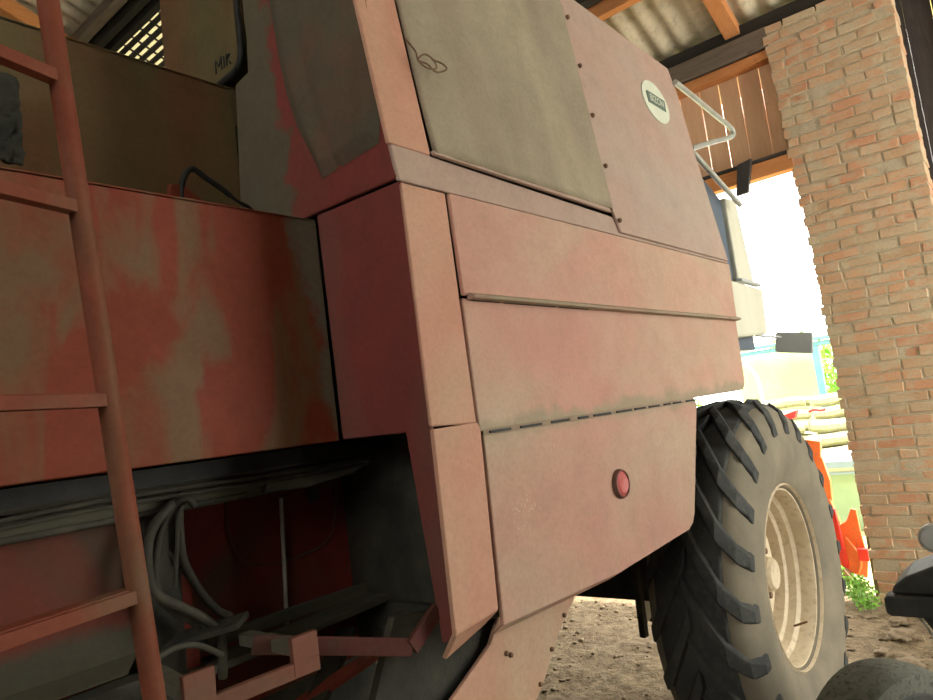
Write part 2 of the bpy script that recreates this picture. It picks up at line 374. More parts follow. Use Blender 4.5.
# brick pillar: every brick laid in courses round a mortar core
mb = MB(); random.seed(11); tones = []
PX0,PX1,PY0 = 5.65,5.90,.42
ch = .0765; z = 0.0; k = 0
def py1(z): return 1.178 + .0225*max(0,z-.0) * (1 if z < 2.7 else 1) * .55 + (.03*(z-2.6) if z > 2.6 else 0)
while z < 4.30:
    yy = PY0 + random.uniform(-.006,.006) - .035*(1-z/4.3)*0; end = py1(z) + random.uniform(-.012,.014)
    L = .245
    y = yy; first = True
    while y < end-.02:
        l = (L*.5 if (k % 2 and first) else (L*.5 if random.random() < .18 else L)) - .012; first = False
        l *= random.uniform(.94,1.05)
        y2 = min(y+l, end)
        if end - y2 < .05: y2 = end
        jx = random.uniform(-.007,.006); tz = random.uniform(-.004,.004)
        vs, fs = mb.box(PX0+jx, PX1+random.uniform(-.005,.006), y, y2, z+.006, z+ch-.007+random.uniform(-.004,.002))
        for v in vs: v.co += Vector((random.uniform(-.003,.003), random.uniform(-.004,.004), random.uniform(-.003,.003) + (tz if v.co.y > (y+y2)/2 else -tz)))
        tones += [random.random()]*6
        y = y2 + .012
    z += ch; k += 1
o = mb.build('wall_pillar', M['brick'], bevel=.005)
ca = o.data.attributes.new('tone', 'FLOAT', 'FACE')
for i in range(len(o.data.polygons)): ca.data[i].value = tones[i] if i < len(tones) else .5
tag(o, 'rough red brick pillar at the right edge of the doorway', kind='structure')
mb = MB(); zz = 0
rows = [k*.04 for k in range(0, 109)]
def core(u, v):
    z = 4.31*v; s = u*3
    y1 = py1(z)-.008; x0 = PX0+.0065+.004*noise.noise(Vector((u*9,z*9,1)))
    if s <= 1: return (x0 + (PX1-.01-x0)*(1-s), PY0+.006, z)
    if s <= 2: return (x0, PY0+.006+(y1-PY0-.006)*(s-1), z)
    return (x0+(PX1-.01-x0)*(s-2), y1, z)
mb.grid(core, 90, 200)
mb.box(PX0+.02,PX1-.01,PY0+.02,1.17,4.27,4.31)
tag(mb.build('trim_40', M['mortar'], smooth=True), 'lime mortar joints of the brick pillar', kind='structure')
# timber post against the pillar edge
mb = MB(); mb.bar((5.93,1.235,-.02),(5.93,1.225,.95),.03,.06,(1,0,0))
tag(mb.build('wooden_post', M['oldwood'], bevel=.004), 'thin weathered wooden stake standing against the foot of the brick pillar', 'post')
# dark hanging brace in the doorway
mb = MB(); mb.slab([(5.60,1.499,3.374),(5.60,1.61,3.356),(5.60,1.657,3.118),(5.60,1.564,3.121)], (.04,0,0))
tag(mb.build('hanging_board', M['darkwood'], bevel=.004), 'short dark board hanging down from the orange lintel', 'board')

# ------------------------------------------------------------------ the combine harvester
H = empty('combine_harvester', (2.2, 1.6, 0), 'big faded red combine harvester with dusty side panels filling the barn', 'combine harvester')
T = .012
def panel(name, y, pts, mat, bevel=.004, label=None, t=T, parent=H, dy=None):
    mb = MB(); mb.slab([(x, y + (dy(z) if dy else 0), z) for x, z in pts], (0, t, 0))
    o = mb.build(name, mat, parent, bevel)
    if label: o['label'] = label
    return o
# inner mass set back behind the skins, added dark to block light
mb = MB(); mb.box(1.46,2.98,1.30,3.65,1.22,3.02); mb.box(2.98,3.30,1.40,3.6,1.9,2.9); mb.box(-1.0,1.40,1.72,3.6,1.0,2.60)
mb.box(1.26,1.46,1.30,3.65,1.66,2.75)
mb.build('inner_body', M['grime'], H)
# --- lower skirt: middle side panel with folded rib
def rc(cx, cz, r, a0, a1): return [(cx+r*math.cos(a0+(a1-a0)*k/5), cz+r*math.sin(a0+(a1-a0)*k/5)) for k in range(6)]
mp = panel('middle_side_panel', 1.0, [(1.236,1.621),(2.985,1.626)] + rc(3.010,1.682,.056,-PI/2,0) + [(3.080,1.929),(1.235,1.929)], M['sidemid'])
mb = MB(); mb.slab([(1.235,.994,1.934),(3.080,.994,1.934),(3.100,.994,2.176),(1.229,.994,2.176)], (0,T,0))
mb.build('upper_side_panel', M['side'], H, .003)
mb = MB(); mb.slab([(1.25,1.0,1.923),(1.25,.976,1.925),(1.25,.974,1.933),(1.25,.998,1.943)], (1.825,0,0))
mb.build('folded_rib', M['hinge'], H, .002)
mb = MB()
for a,b_ in ((1.26,1.37),(1.39,1.62),(1.64,1.80)): mb.box(a,b_,.992,.999,1.9225,1.929)
mb.build('seam_dirt', M['grime'], mp)  # dark dashes along the seam below the rib
# --- corner column at the rear
mb = MB(); mb.slab([(1.078,1.0,1.646),(1.228,1.0,1.640),(1.222,1.0,2.176),(1.078,1.0,2.176)], (0,T,0))
mb.build('rear_corner_panel', M['post'], H, .004)
mb = MB()
mb.slab([(1.066,.992,1.225),(1.214,.995,1.235),(1.229,.992,1.628),(1.220,.990,1.643),(1.072,.990,1.640)], (0,T,0))
mb.slab([(1.066,.992,1.225),(1.214,.995,1.235),(1.214,1.04,1.200),(1.088,1.05,1.165)], (0,T,.004))
mb.build('rear_corner_skirt', M['post'], H, .003)
# --- lower access door
dp = [(1.242,1.612),(2.490,1.614),(2.493,1.600),(2.325,1.240),(2.30,1.212),(2.26,1.196),(1.75,1.178),(1.226,1.196)]
D = panel('access_door', .996, dp, M['sidedoor'], .004)
D['label'] = 'lower hinged access door with a round red reflector'
mb = MB(); mb.slab([(1.227,1.0,1.198),(1.75,1.0,1.180),(1.76,1.035,1.158),(1.235,1.035,1.172)], (0,.003,.004)); mb.slab([(1.75,1.0,1.180),(2.27,1.0,1.198),(2.28,1.035,1.178),(1.76,1.035,1.158)], (0,.003,.004))
mb.build('door_return', M['side'], D)
mb = MB()
mb.box(1.25,2.49,1.002,1.020,1.600,1.636)
mb.build('door_hinge_strip', M['hinge'], D)
mb = MB()
x = 1.27
random.seed(5)
while x < 2.44:
    l = random.uniform(.05,.10); mb = MB(); mb.box(x,x+l,.9975,1.004,1.6138,1.6196); x += l+random.uniform(.02,.05); mb.build('hinge_slot', M['black'], D)
# reflector
R_ = MB(); c = (1.831,.984,1.413)
R_.lathe([(0.001,0),(.026,-.004),(.036,.003),(.036,.012)], c, 40); R = R_.build('reflector', M['refl'], D, smooth=True); R['label'] = 'round red reflector'
mb = MB(); mb.lathe([(.036,-.001),(.040,-.001),(.042,.005),(.042,.013),(.036,.013)], c, 40, True); mb.build('reflector_ring', M['xface'], D, smooth=True)
# chips in the paint of the door
mb = MB(); random.seed(21)
for k in range(46):
    if k < 38: x = random.gauss(1.345,.035); z = random.gauss(1.43,.032)
    else: x = random.uniform(1.26,2.3); z = random.uniform(1.25,1.57)
    r = random.uniform(.0012,.0032); mb.slab([(x-r,.9955,z),(x,.9955,z-r*1.6),(x+r,.9955,z+r*.4),(x,.9955,z+r*1.8)], (0,.003,0))
mb.build('paint_chips', M['chip'], D)['kind'] = 'stuff'
# --- belt above the crease, body leans inward from here up
def lean(z): return .088*max(0, z-2.18)
panel('belt_panel', 1.0, [(1.073,2.180),(3.105,2.182),(3.085,2.262),(2.09,2.244),(1.195,2.262),(1.062,2.36)], M['side2'], .004, dy=lean)
panel('rear_upper_post', .996, [(1.058,2.262),(1.192,2.262),(1.150,3.15),(1.010,3.15)], M['post'], .004, dy=lean)
# dusty corrugated upper door
mb = MB()
def dd(u, v):
    z = 2.268+.86*v; x = (1.203+(2.055-1.203)*u)*(1-v) + (1.160+(2.035-1.160)*u)*v
    y = .992 + lean(z) + .010*(abs(((u*2.2+.15) % 1)-.5)*2)**2 * min(1, v*6) + .003*math.sin(u*37)
    return (x, y, z)
mb.grid(dd, 70, 30)
o = mb.build('dusty_upper_door', M['dusty'], H, solid=.010, smooth='all'); o['label'] = 'dust coated ribbed upper door'
mb = MB(); mb.slab([(1.196,.985+lean(2.26),2.262),(2.04,.985+lean(2.25),2.252),(2.04,.992+lean(2.25),2.268),(1.196,.992+lean(2.26),2.274)], (0,.012,0))
mb.build('door_lip', M['side2'], o, .002)
# front upper panel
panel('front_upper_panel', .990, [(2.062,2.262),(2.085,2.190),(3.086,2.190),(3.043,2.50),(3.018,2.68),(2.995,2.96),(2.955,3.07),(2.04,3.07)], M['side2'], .005, dy=lean)
mb = MB(); mb.slab([(1.0,1.078,3.066),(2.95,1.078,3.066),(2.9,1.5,3.12),(1.0,1.5,3.12)], (0,0,.01)); mb.build('roof_edge', M['side2'], H)
for z in (2.23,2.42,2.60,2.78,2.96):
    mb = MB(); x = 2.085 - .03*(z-2.2); mb.lathe([(.001,-.012),(.007,-.009),(.008,-.001)], (x,.990+lean(z),z), 12)
    mb.build('bolt', M['rust'], H, smooth=True)
# oval badge
mb = MB(); bc = (2.692, .985+lean(2.83), 2.828)
pts = [(bc[0]+.122*math.cos(t), bc[1]+.088*.088*math.sin(t), bc[2]+.090*math.sin(t)) for t in [2*PI*k/48 for k in range(48)]]
mb.slab(pts, (0,.006,0)); B = mb.build('oval_badge', M['white'], H); B['label'] = 'oval cream maker badge'
mb = MB(); mb.box(bc[0]-.083,bc[0]+.083,bc[1]-.0035,bc[1]+.002,bc[2]-.022,bc[2]+.026); mb.build('badge_band', M['badgeg'], B)
cu = bpy.data.curves.new('lt','FONT'); cu.body = 'BIZON'; cu.size = .05; cu.extrude = .0008; cu.align_x = 'CENTER'; cu.align_y = 'CENTER'
to = bpy.data.objects.new('lt', cu); COL.objects.link(to)
me = bpy.data.meshes.new_from_object(to.evaluated_get(bpy.context.evaluated_depsgraph_get())); bpy.data.objects.remove(to)
lo = bpy.data.objects.new('badge_lettering', me); COL.objects.link(lo); me.materials.clear(); me.materials.append(M['white'])
me.transform(Matrix.Translation(Vector(bc)+Vector((0,-.0045,.002))-H.location) @ Matrix.Rotation(PI/2,4,'X') @ Matrix.Diagonal((.86,.80,1,1)))
lo.parent = B
# wire loop
mb = MB(); wp = spline([(1.150,1.0,2.530),(1.168,.99,2.502),(1.178,.992,2.482),(1.20,.985,2.468),(1.225,.98,2.475),(1.222,.985,2.497),(1.20,.99,2.505),(1.185,1.0,2.490),(1.20,.985,2.478),(1.235,.99,2.472),(1.262,.98,2.483),(1.255,.985,2.497),(1.225,.99,2.500)], 6)
mb.tube(wp, .0022, 8); mb.build('wire_loop', M['rust'], H, smooth=True)['label'] = 'twisted rusty wire loop'

# --- face turned to the rear (between outer skin and recessed side)
def YZ(x, pts): return [(x, y, z) for y, z in pts]
mb = MB(); mb.slab(YZ(1.078, [(1.004,2.181),(1.290,2.186),(1.286,1.642),(1.078,1.640),(1.045,1.20),(1.004,1.22)]), (T,0,0)); mb.build('rear_facing_panel', M['xface'], H, .003)
mb = MB(); mb.slab(YZ(1.072, [(1.004,2.186),(1.290,2.190),(1.606,2.176),(1.562,2.632),(1.50,2.642),(1.492,2.73),(1.50,3.3),(1.09,3.3)]), (T,0,0)); XF = mb.build('upper_rear_panel', M['xface2'], H, .004)
# pressed dusty field on it
mb = MB()
def fld(u, v):
    # v up, u from inner (left) to outer
    z0l, z0r = 2.262, 2.278; zz = [2.262,2.33,2.42,2.516,2.60,2.78,3.2]
    yl = [1.245,1.275,1.318,1.345,1.358,1.374,1.39]; yr = [1.045,1.030,1.028,1.030,1.032,1.045,1.075]
    t = v*6; i = min(5,int(t)); f = t-i
    z = zz[i]*(1-f)+zz[i+1]*f; a = yl[i]*(1-f)+yl[i+1]*f; b_ = yr[i]*(1-f)+yr[i+1]*f
    y = a+(b_-a)*u; d = .016*min(1, min(u,1-u)*9, v*12)
    return (1.070 - d + .006*math.exp(-((u-.3)/.06)**2), y, z + (z0r-z0l)*u*(1-v))
mb.grid(fld, 40, 60); mb.build('pressed_field', M['xdust'], XF, smooth='all')['label'] = 'grey dusty pressed field'
# gasketed hood panel further in
mb = MB()
hp = [(2.16,2.60),(1.80,2.60),(1.80,2.79),(1.74,2.79),(1.712,2.815),(1.70,2.86),(1.70,3.5),(2.14,3.5)]
mb.slab(YZ(1.20, hp), (.05,0,0)); HP = mb.build('hood_panel', M['olive'], H, .006)
HP['label'] = 'dull hood panel edged by a black gasket'
mb = MB(); mb.tube(spline([(1.195,1.86,2.775),(1.195,1.80,2.780),(1.195,1.73,2.785),(1.195,1.70,2.81),(1.195,1.690,2.86),(1.195,1.69,3.0),(1.195,1.685,3.4)], 6), .011, 10)
mb.build('gasket', M['black'], HP, smooth=True)
mb = MB()
for k,(a,b_) in enumerate((((1.695,2.748),(1.692,2.790)),((1.692,2.790),(1.676,2.765)),((1.676,2.765),(1.660,2.790)),((1.660,2.790),(1.662,2.748)),((1.648,2.748),(1.646,2.785)),((1.634,2.748),(1.632,2.785)),((1.632,2.785),(1.614,2.778)),((1.614,2.778),(1.632,2.766)),((1.630,2.766),(1.612,2.748)))):
    mb.tube([(1.198,a[0]+.145,a[1]+.075),(1.198,b_[0]+.145,b_[1]+.075)], .0025, 6)
mb.build('stencilled_mark', M['black'], HP)

# --- recessed side: lower red panel and upper wall
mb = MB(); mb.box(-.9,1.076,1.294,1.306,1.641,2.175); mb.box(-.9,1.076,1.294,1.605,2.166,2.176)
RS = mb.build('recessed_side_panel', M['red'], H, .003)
mb = MB(); mb.box(-.9,1.085,1.598,1.612,2.17,2.640); mb.box(-.9,1.085,1.598,1.64,2.630,2.642)
mb.build('recessed_upper_wall', M['olive'], H, .003)
# bent black hose lying on the ledge
mb = MB(); hz = spline([(.845,1.50,2.18),(.852,1.50,2.235),(.858,1.5,2.30),(.885,1.5,2.335),(.922,1.5,2.318),(.962,1.5,2.298),(1.0,1.5,2.275),(1.035,1.5,2.262),(1.060,1.49,2.235),(1.065,1.45,2.215)],6)
mb.tube(hz, [.0075 if 10 < i < 34 else .0045 for i in range(len(hz))], 10); mb.build('bent_hose', M['black'], H, smooth=True)
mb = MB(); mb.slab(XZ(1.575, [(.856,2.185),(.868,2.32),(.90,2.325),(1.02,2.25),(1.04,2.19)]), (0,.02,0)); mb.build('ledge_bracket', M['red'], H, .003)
# dirty grille at the far left
mb = MB()
def blotch(u, v):
    x = .30+.235*u; z = 2.29+.19*v
    return (x, 1.545 + .012*noise.noise(Vector((x*40,1,z*40))) + .010*noise.noise(Vector((x*110,4,z*110))) + .03*(max(0,u-.9)+max(0,.08-v)+max(0,v-.92)), z)
mb.grid(blotch, 40, 34); mb.build('dirty_vent', M['grime'], H, solid=.01, smooth='all')
# --- open bay under the recessed side
mb = MB(); mb.box(-.9,1.5,1.60,1.615,1.06,1.66); BW = mb.build('bay_back_wall', M['inred'], H)
mb = MB(); mb.box(-.9,.640,1.44,1.452,1.285,1.60); mb.slab([(-.9,1.44,1.285),(.640,1.44,1.285),(.60,1.40,1.262),(-.9,1.40,1.262)], (0,.004,.004))
mb.build('bay_lower_panel', M['bayp'], H, .002)
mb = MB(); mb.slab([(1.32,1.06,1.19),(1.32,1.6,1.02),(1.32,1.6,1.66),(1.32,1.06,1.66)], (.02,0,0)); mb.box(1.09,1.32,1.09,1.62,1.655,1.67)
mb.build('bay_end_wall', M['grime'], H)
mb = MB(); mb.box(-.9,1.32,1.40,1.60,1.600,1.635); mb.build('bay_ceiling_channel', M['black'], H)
for y_,z_,r_ in ((1.39,1.585,.005),(1.385,1.572,.004)):
    mb = MB(); mb.tube(spline([(-.9,y_,z_),(.2,y_,z_-.006),(.6,y_,z_+.004),(1.0,y_+.01,z_-.003),(1.25,y_+.02,z_)],5), r_, 8); mb.build('cable', M['hose'], H, smooth=True)
mb = MB(); mb.tube([(-.9,1.43,1.600),(1.25,1.43,1.600)], .013, 14); mb.build('long_pipe', M['beam'], H, smooth=True)
mb = MB(); mb.tube([(-.9,1.41,1.568),(1.22,1.43,1.568)], .019, 14); mb.build('long_pipe', M['beam'], H, smooth=True)
mb = MB(); mb.tube([(-.9,1.40,1.546),(.95,1.42,1.548)], .008, 10); mb.build('long_pipe', M['hose'], H, smooth=True)
mb = MB(); mb.slab([(.95,1.40,1.590),(1.22,1.41,1.590),(1.27,1.41,1.575),(1.20,1.40,1.555),(1.05,1.395,1.540),(.93,1.395,1.545)], (0,.02,0)); mb.build('cable_wrap', M['beam'], H, .004)
# pressed U groove and rod on the back wall
mb = MB()
gp = [(0.95, 1.595, 1.539),(0.947, 1.595, 1.459),(0.963, 1.595, 1.403),(0.993, 1.595, 1.367),(1.07, 1.595, 1.351),(1.165, 1.595, 1.352),(1.234, 1.595, 1.366),(1.272, 1.595, 1.408),(1.295, 1.595, 1.521)]
mb.tube(spline(gp,5), .0035, 8); mb.build('pressed_groove', M['brk'], BW, smooth=True)
mb = MB(); mb.tube([(1.098, 1.58, 1.512),(1.088, 1.58, 1.355),(1.076, 1.58, 1.188)], .006, 10)
mb.build('vertical_rod', M['tube'], H, smooth=True)
mb = MB(); mb.slab(XZ(1.59, [(1.195,1.52),(1.225,1.525),(1.23,1.49),(1.20,1.48)]), (0,.01,0)); mb.build('label_plate', M['beam'], BW)
# divider column with hoses
mb = MB(); mb.slab([(.655,1.42,1.10),(.735,1.44,1.10),(.745,1.44,1.56),(.66,1.42,1.56)], (0,.16,0)); mb.build('bay_column', M['grime'], H, .004)
mb = MB(); mb.slab([(.735,1.50,1.2),(.80,1.50,1.2),(.785,1.50,1.5),(.765,1.50,1.52)], (0,.06,0)); mb.build('column_gusset', M['inred'], H, .003)
def hose(pts, r, m_='hose', nm='hose'):
    mb = MB(); mb.tube(spline(pts, 7), r, 12); return mb.build(nm, M[m_], H, smooth=True)
hose([(.735,1.40,1.572),(.69,1.38,1.55),(.655,1.38,1.51),(.640,1.37,1.45),(.648,1.36,1.40),(.69,1.36,1.365),(.74,1.36,1.325),(.770,1.36,1.28),(.772,1.37,1.20)], .0095)
hose([(.76,1.41,1.570),(.715,1.39,1.55),(.68,1.39,1.51),(.662,1.39,1.44),(.668,1.39,1.385),(.70,1.39,1.345),(.735,1.39,1.315),(.755,1.39,1.26)], .008)
hose([(.745,1.43,1.575),(.735,1.42,1.50),(.738,1.42,1.44),(.765,1.42,1.375),(.795,1.41,1.325),(.82,1.40,1.305)], .0085)
hose([(.70,1.45,1.50),(.725,1.43,1.44),(.75,1.425,1.40)], .005)
hose([(.74,1.39,1.565),(.71,1.37,1.535),(.70,1.37,1.47),(.69,1.37,1.40)], .004)
hose([(.60,1.28,1.305),(.635,1.28,1.312),(.68,1.28,1.302),(.725,1.28,1.270)], .0055, 'beam')
hose([(.72,1.40,1.54),(.705,1.39,1.555),(.73,1.37,1.566),(.745,1.37,1.548)], .007)
# frame rails and brackets in the bottom of the bay
mb = MB(); mb.bar((.3,1.50,1.180),(1.33,1.50,1.205),.09,.018); mb.bar((.6,1.53,1.235),(1.33,1.55,1.225),.02,.03); mb.build('lower_rail', M['beam'], H, .003)
mb = MB(); mb.bar((-.5,1.38,1.225),(.62,1.38,1.235),.05,.05); mb.build('frame_rail', M['grime'], H, .004)
mb = MB(); mb.bar((-.4,1.25,1.20),(.70,1.30,1.215),.03,.04); mb.build('frame_rail', M['grime'], H, .004)
mb = MB(); mb.bar((.55,1.07,1.268),(.775,1.055,1.268),.014,.026); mb.build('clamp_bar', M['brk'], H, .002)
CB = mb = MB(); mb.box(.722,.776,1.050,1.062,1.258,1.322); mb.build('clamp_plate', M['brk'], H, .002)
mb = MB(); mb.box(.528,.580,1.050,1.062,1.20,1.328); mb.build('clamp_plate', M['brk'], H, .002)
for a,b_ in (((.56,1.08,1.285),(.60,1.30,1.28)),((.765,1.07,1.29),(.80,1.32,1.275))):
    mb = MB(); mb.bar(a,b_,.03,.024); mb.build('clamp_arm', M['beam'], H, .003)
mb = MB(); mb.bar((.74,1.20,1.292),(1.002,1.055,1.218),.012,.034); mb.bar((1.0,1.055,1.218),(1.082,1.05,1.270),.012,.034); mb.build('bent_brace', M['brace'], H, .002)['label'] = 'bent flat brace joined to the corner'
mb = MB(); mb.bar((.80,1.32,1.31),(.70,1.42,1.29),.10,.012); mb.build('mounting_plate', M['grime'], H, .002)
for a,b_,w,m_ in (((.55,1.35,1.10),(1.3,1.40,.95),.05,'grime'),((.5,1.6,.9),(1.25,1.3,1.16),.04,'inred'),((.7,1.2,.95),(1.2,1.5,1.15),.05,'grime'),((.45,1.45,1.12),(1.3,1.55,1.08),.06,'inred')):
    mb = MB(); mb.bar(a,b_,w,.02); mb.build('cross_member', M[m_], H, .002)
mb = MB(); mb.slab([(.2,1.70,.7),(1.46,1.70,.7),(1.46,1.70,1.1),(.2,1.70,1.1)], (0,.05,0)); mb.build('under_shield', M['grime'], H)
# straw chute plates below the skirt
mb = MB(); mb.slab([(1.39,1.13,1.18),(1.80,1.13,1.185),(1.717,1.13,1.109),(1.628,1.13,1.053),(1.529,1.13,.957),(1.484,1.13,.924),(1.30,1.13,.72),(.90,1.13,.72),(1.175,1.13,1.04),(1.33,1.13,1.11)], (0,.012,0)); CH = mb.build('chute_side_plate', M['post'], H, .003)
for x,z in ((1.655,1.085),(1.575,1.020),(1.505,.955),(1.40,1.063),(1.384,1.072)):
    mb = MB(); mb.lathe([(.001,-.010),(.006,-.008),(.007,0)], (x,1.132,z), 8)
    mb.build('chute_bolt', M['rust'], CH)
mb = MB(); mb.slab([(1.06,1.16,1.25),(1.42,1.16,1.20),(1.42,1.16,1.02),(1.10,1.16,.72),(.75,1.16,.72),(.95,1.16,1.05)], (0,.02,0)); mb.build('chute_edge', M['grime'], H)
mb = MB(); mb.slab([(1.30,1.18,1.20),(2.36,1.18,1.215),(2.36,1.18,1.16),(1.95,1.18,1.13)], (0,2.2,0)); mb.build('belly_plate', M['grime'], H, .004)

# --- ladder in front of the recessed side
def lx(z): return .411+.0710*(2.351-z)
L0,L1 = Vector((lx(2.60),1.05,2.60)), Vector((lx(.55),1.05,.55))
LAD = mbs = MB(); mbs.tube([L0,L1], .0155, 16); LAD = mbs.build('ladder', M['ladder'], H, smooth=True)
LAD['label'] = 'ladder of red tube with flat rungs'
rd = Vector((-math.cos(.28),-math.sin(.28),0))
for z in (2.228,2.031,1.745,1.462,1.17,.88):
    p = Vector((lx(z),1.05,z)); mb = MB(); q = p+rd*.34
    mb.bar(p, q, .020, .019); mb.bar(p+Vector((0,.012,.010)), q+Vector((0,.012,.010)), .028, .004); mb.build('rung', M['ladder'], LAD, .001)
mb = MB(); mb.tube([L0+rd*.36,L1+rd*.36], .0155, 14); mb.build('stile', M['ladder'], LAD, smooth=True)
mb = MB(); mb.bar((.525,1.5,2.50),(.525,1.5,2.95),.022,.022); mb.build('handrail_upright', M['ladder'], H, .002)
for z in (2.14,1.66): 
    mb = MB(); mb.bar((lx(z)-.33,.95,z),(lx(z)-.33,1.30,z),.02,.012); mb.build('ladder_bracket', M['ladder'], H)

# --- wheels
def wheel(cx, yo, width, sgn, R=.80, name='drive_wheel', full=True, tn=22):
    """yo = outermost plane, sgn=+1: tyre extends to +y from yo"""
    c = (cx, yo, R-.01)
    W = MB(); s = sgn
    # tyre carcass
    prof = [(.378,.055),(.42,.030),(.50,.004),(.58,0),(.66,.010),(.72,.030),(.752,.070),(.765,width/2),(.752,width-.07),(.72,width-.03),(.62,width),(.50,width-.004),(.42,width-.03),(.378,width-.055)]
    W.lathe([(r,s*o) for r,o in prof], c, 96, True)
    wh = W.build(name, M['tyreside'], H, smooth='all')
    # lugs
    mb = MB(); N = tn
    for side in (0,1):
        for k in range(N):
            a0 = 2*PI*(k+.5*side)/N
            ys = [0,.03,.09,.16,.225] if True else 0
            rr = [.672,.735,.785,.797,.800]; da = [.02,.06,.16,.32,.47]; bw = [.034,.050,.058,.056,.050]
            prev = None
            for yv, r, dA, hw in zip(ys, rr, da, bw):
                yy = yv*width/.43 if side == 0 else width - yv*width/.43
                a = a0 - dA
                ring = []
                for rad, off in ((r-.055,-hw*1.25),(r,-hw*.7),(r,hw*.7),(r-.055,hw*1.25)):
                    ang = a + off/.8
                    ring.append(mb.bm.verts.new((c[0]+rad*math.cos(ang), c[1]+s*yy, c[2]+rad*math.sin(ang))))
                if prev:
                    for q in range(4): mb.bm.faces.new([prev[q],prev[(q+1)%4],ring[(q+1)%4],ring[q]])
                else: mb.bm.faces.new(ring)
                prev = ring
            mb.bm.faces.new(prev)
    mb.build('tread', M['tyre'], wh, .006)
    mb = MB()
    mb.lathe([(r,s*o) for r,o in ((.742,.064),(.765,.085),(.772,width/2),(.765,width-.085),(.742,width-.064))], c, 96, True)
    mb.build('tread_base', M['tyre'], wh, smooth='all')
    # rim: flange, dropped well, disc
    mb = MB()
    rp = [(.398,.045),(.400,.060),(.388,.072),(.372,.070),(.366,.090),(.340,.105),(.333,.150),(.318,.165),(.300,.20),(.298,width-.12),(.36,width-.06),(.392,width-.045),(.392,width-.055),(.35,width-.07),(.29,width-.13),(.29,.22),(.25,.215),(.248,.205)]
    rp = [(.436,.035),(.446,.046),(.438,.058),(.412,.060),(.402,.082),(.398,.125),(.378,.140),(.370,.175),(.350,.185),(.340,.235),(.320,.30),(.320,width-.05),(.43,width-.04),(.43,width-.06),(.41,width-.07)]
    mb.lathe([(r*.9,s*o) for r,o in rp] + [(.42*.9,s*(width-.07)),(.42*.9,s*.075)], c, 96, True)
    rm = mb.build('rim', M['rim'], wh, smooth=True); rm['label'] = 'cream painted steel rim'
    mb = MB(); mb.lathe([(r*.9,s*o) for r,o in ((.325,.27),(.29,.215),(.20,.195),(.13,.195),(.115,.21),(.02,.21),(.02,.23),(.14,.23),(.29,.235),(.32,.28))], c, 72, True)
    mb.build('wheel_disc', M['rim'], wh, smooth=True)
    mb = MB(); mb.lathe([(r,s*o) for r,o in ((.002,.125),(.062,.125),(.075,.14),(.078,.22),(.002,.22))], c, 32)
    mb.build('hub', M['rim'], wh, smooth=True)
    for k in range(8):
        a = 2*PI*(k+.3)/8; mb = MB(); mb.lathe([(.002,s*.165),(.014,s*.165),(.016,s*.20)], (c[0]+.105*math.cos(a), c[1], c[2]+.105*math.sin(a)), 6)
        mb.build('wheel_nut', M['rust'], wh)
    mb = MB(); mb.tube([(c[0]+.335*math.cos(-1.0), c[1]+s*.14, c[2]+.335*math.sin(-1.0)),(c[0]+.30*math.cos(-1.0), c[1]+s*.075, c[2]+.30*math.sin(-1.0))], .005, 8)
    mb.build('valve', M['rust'], wh)
    return wh
mb = MB(); mb.bar((3.03,1.62,1.25),(3.00,1.62,.56),.04,.030,(0,1,0)); mb.build('side_stay', M['grime'], H, .004)['label'] = 'dark steel stay hanging behind the tyre'
mb = MB(); mb.slab([(3.124,1.66,.784),(3.20,1.66,.717),(3.217,1.66,.607),(3.105,1.66,.574)], (0,.03,0)); mb.build('axle_flange', M['cream'], H, .004)
WX, WY, WW = 3.30, .96, .42
dw = wheel(WX, WY, WW, 1); dw['label'] = 'big front drive wheel with chevron tread'
fw = wheel(WX, 3.95, WW, -1)
mb = MB(); mb.tube([(WX,1.2,.80),(WX,3.6,.80)], .10, 20); mb.box(WX-.22,WX+.18,1.45,3.4,.70,1.25); mb.build('front_axle', M['grime'], H)
mb = MB(); mb.bar((4.05,2.55,1.2),(4.55,2.35,.12),.08,.05); mb.build('feeder_strut', M['grime'], H)
# rear steering axle out of sight keeps the tail off the floor
mb = MB(); mb.box(-.3,-.1,1.8,3.4,.45,1.05); mb.build('rear_axle', M['grime'], H)
def small_wheel(cx, y):
    mb = MB(); mb.lathe([(.24,0),(.40,.01),(.47,.06),(.48,.12),(.47,.18),(.40,.23),(.24,.24)], (cx,y,.47), 48, True); w = mb.build('rear_wheel', M['tyre'], H, smooth=True)
    mb = MB(); mb.lathe([(.245,.02),(.2,.08),(.02,.08),(.02,.16),(.245,.2)], (cx,y,.47), 32, True); mb.build('rim', M['rim'], w, smooth=True)
small_wheel(-.2,1.72); small_wheel(-.2,3.3)

# --- cab and front fittings seen past the front edge
mb = MB(); mb.slab([(3.30,1.12,2.16),(3.52,1.12,2.16),(3.53,1.12,2.58),(3.30,1.12,2.66)], (0,2.0,0)); CAB = mb.build('cab_rear', M['glass'], H, .006)
mb = MB(); mb.slab([(3.532,1.10,2.166),(3.775,1.10,2.166),(3.70,1.10,2.60),(3.532,1.10,2.585)], (0,.5,0)); mb.build('cab_side', M['cream'], H, .008)['label'] = 'off-white cab side'
mb = MB(); mb.bar((3.50,1.09,2.158),(3.80,1.09,2.150),.03,.014); mb.build('cab_sill', M['grey'], H)
mb = MB(); mb.slab([(3.25,1.10,1.87),(3.40,1.10,1.872),(3.86,1.10,1.895),(3.905,1.10,2.140),(3.50,1.10,2.155),(3.25,1.10,2.155)], (0,.55,0)); mb.build('fuel_tank', M['cream'], H, .014)['label'] = 'off-white box under the cab'
mb = MB(); mb.box(3.20,3.80,1.16,1.6,1.82,1.90); mb.build('tank_bracket', M['glass'], H)
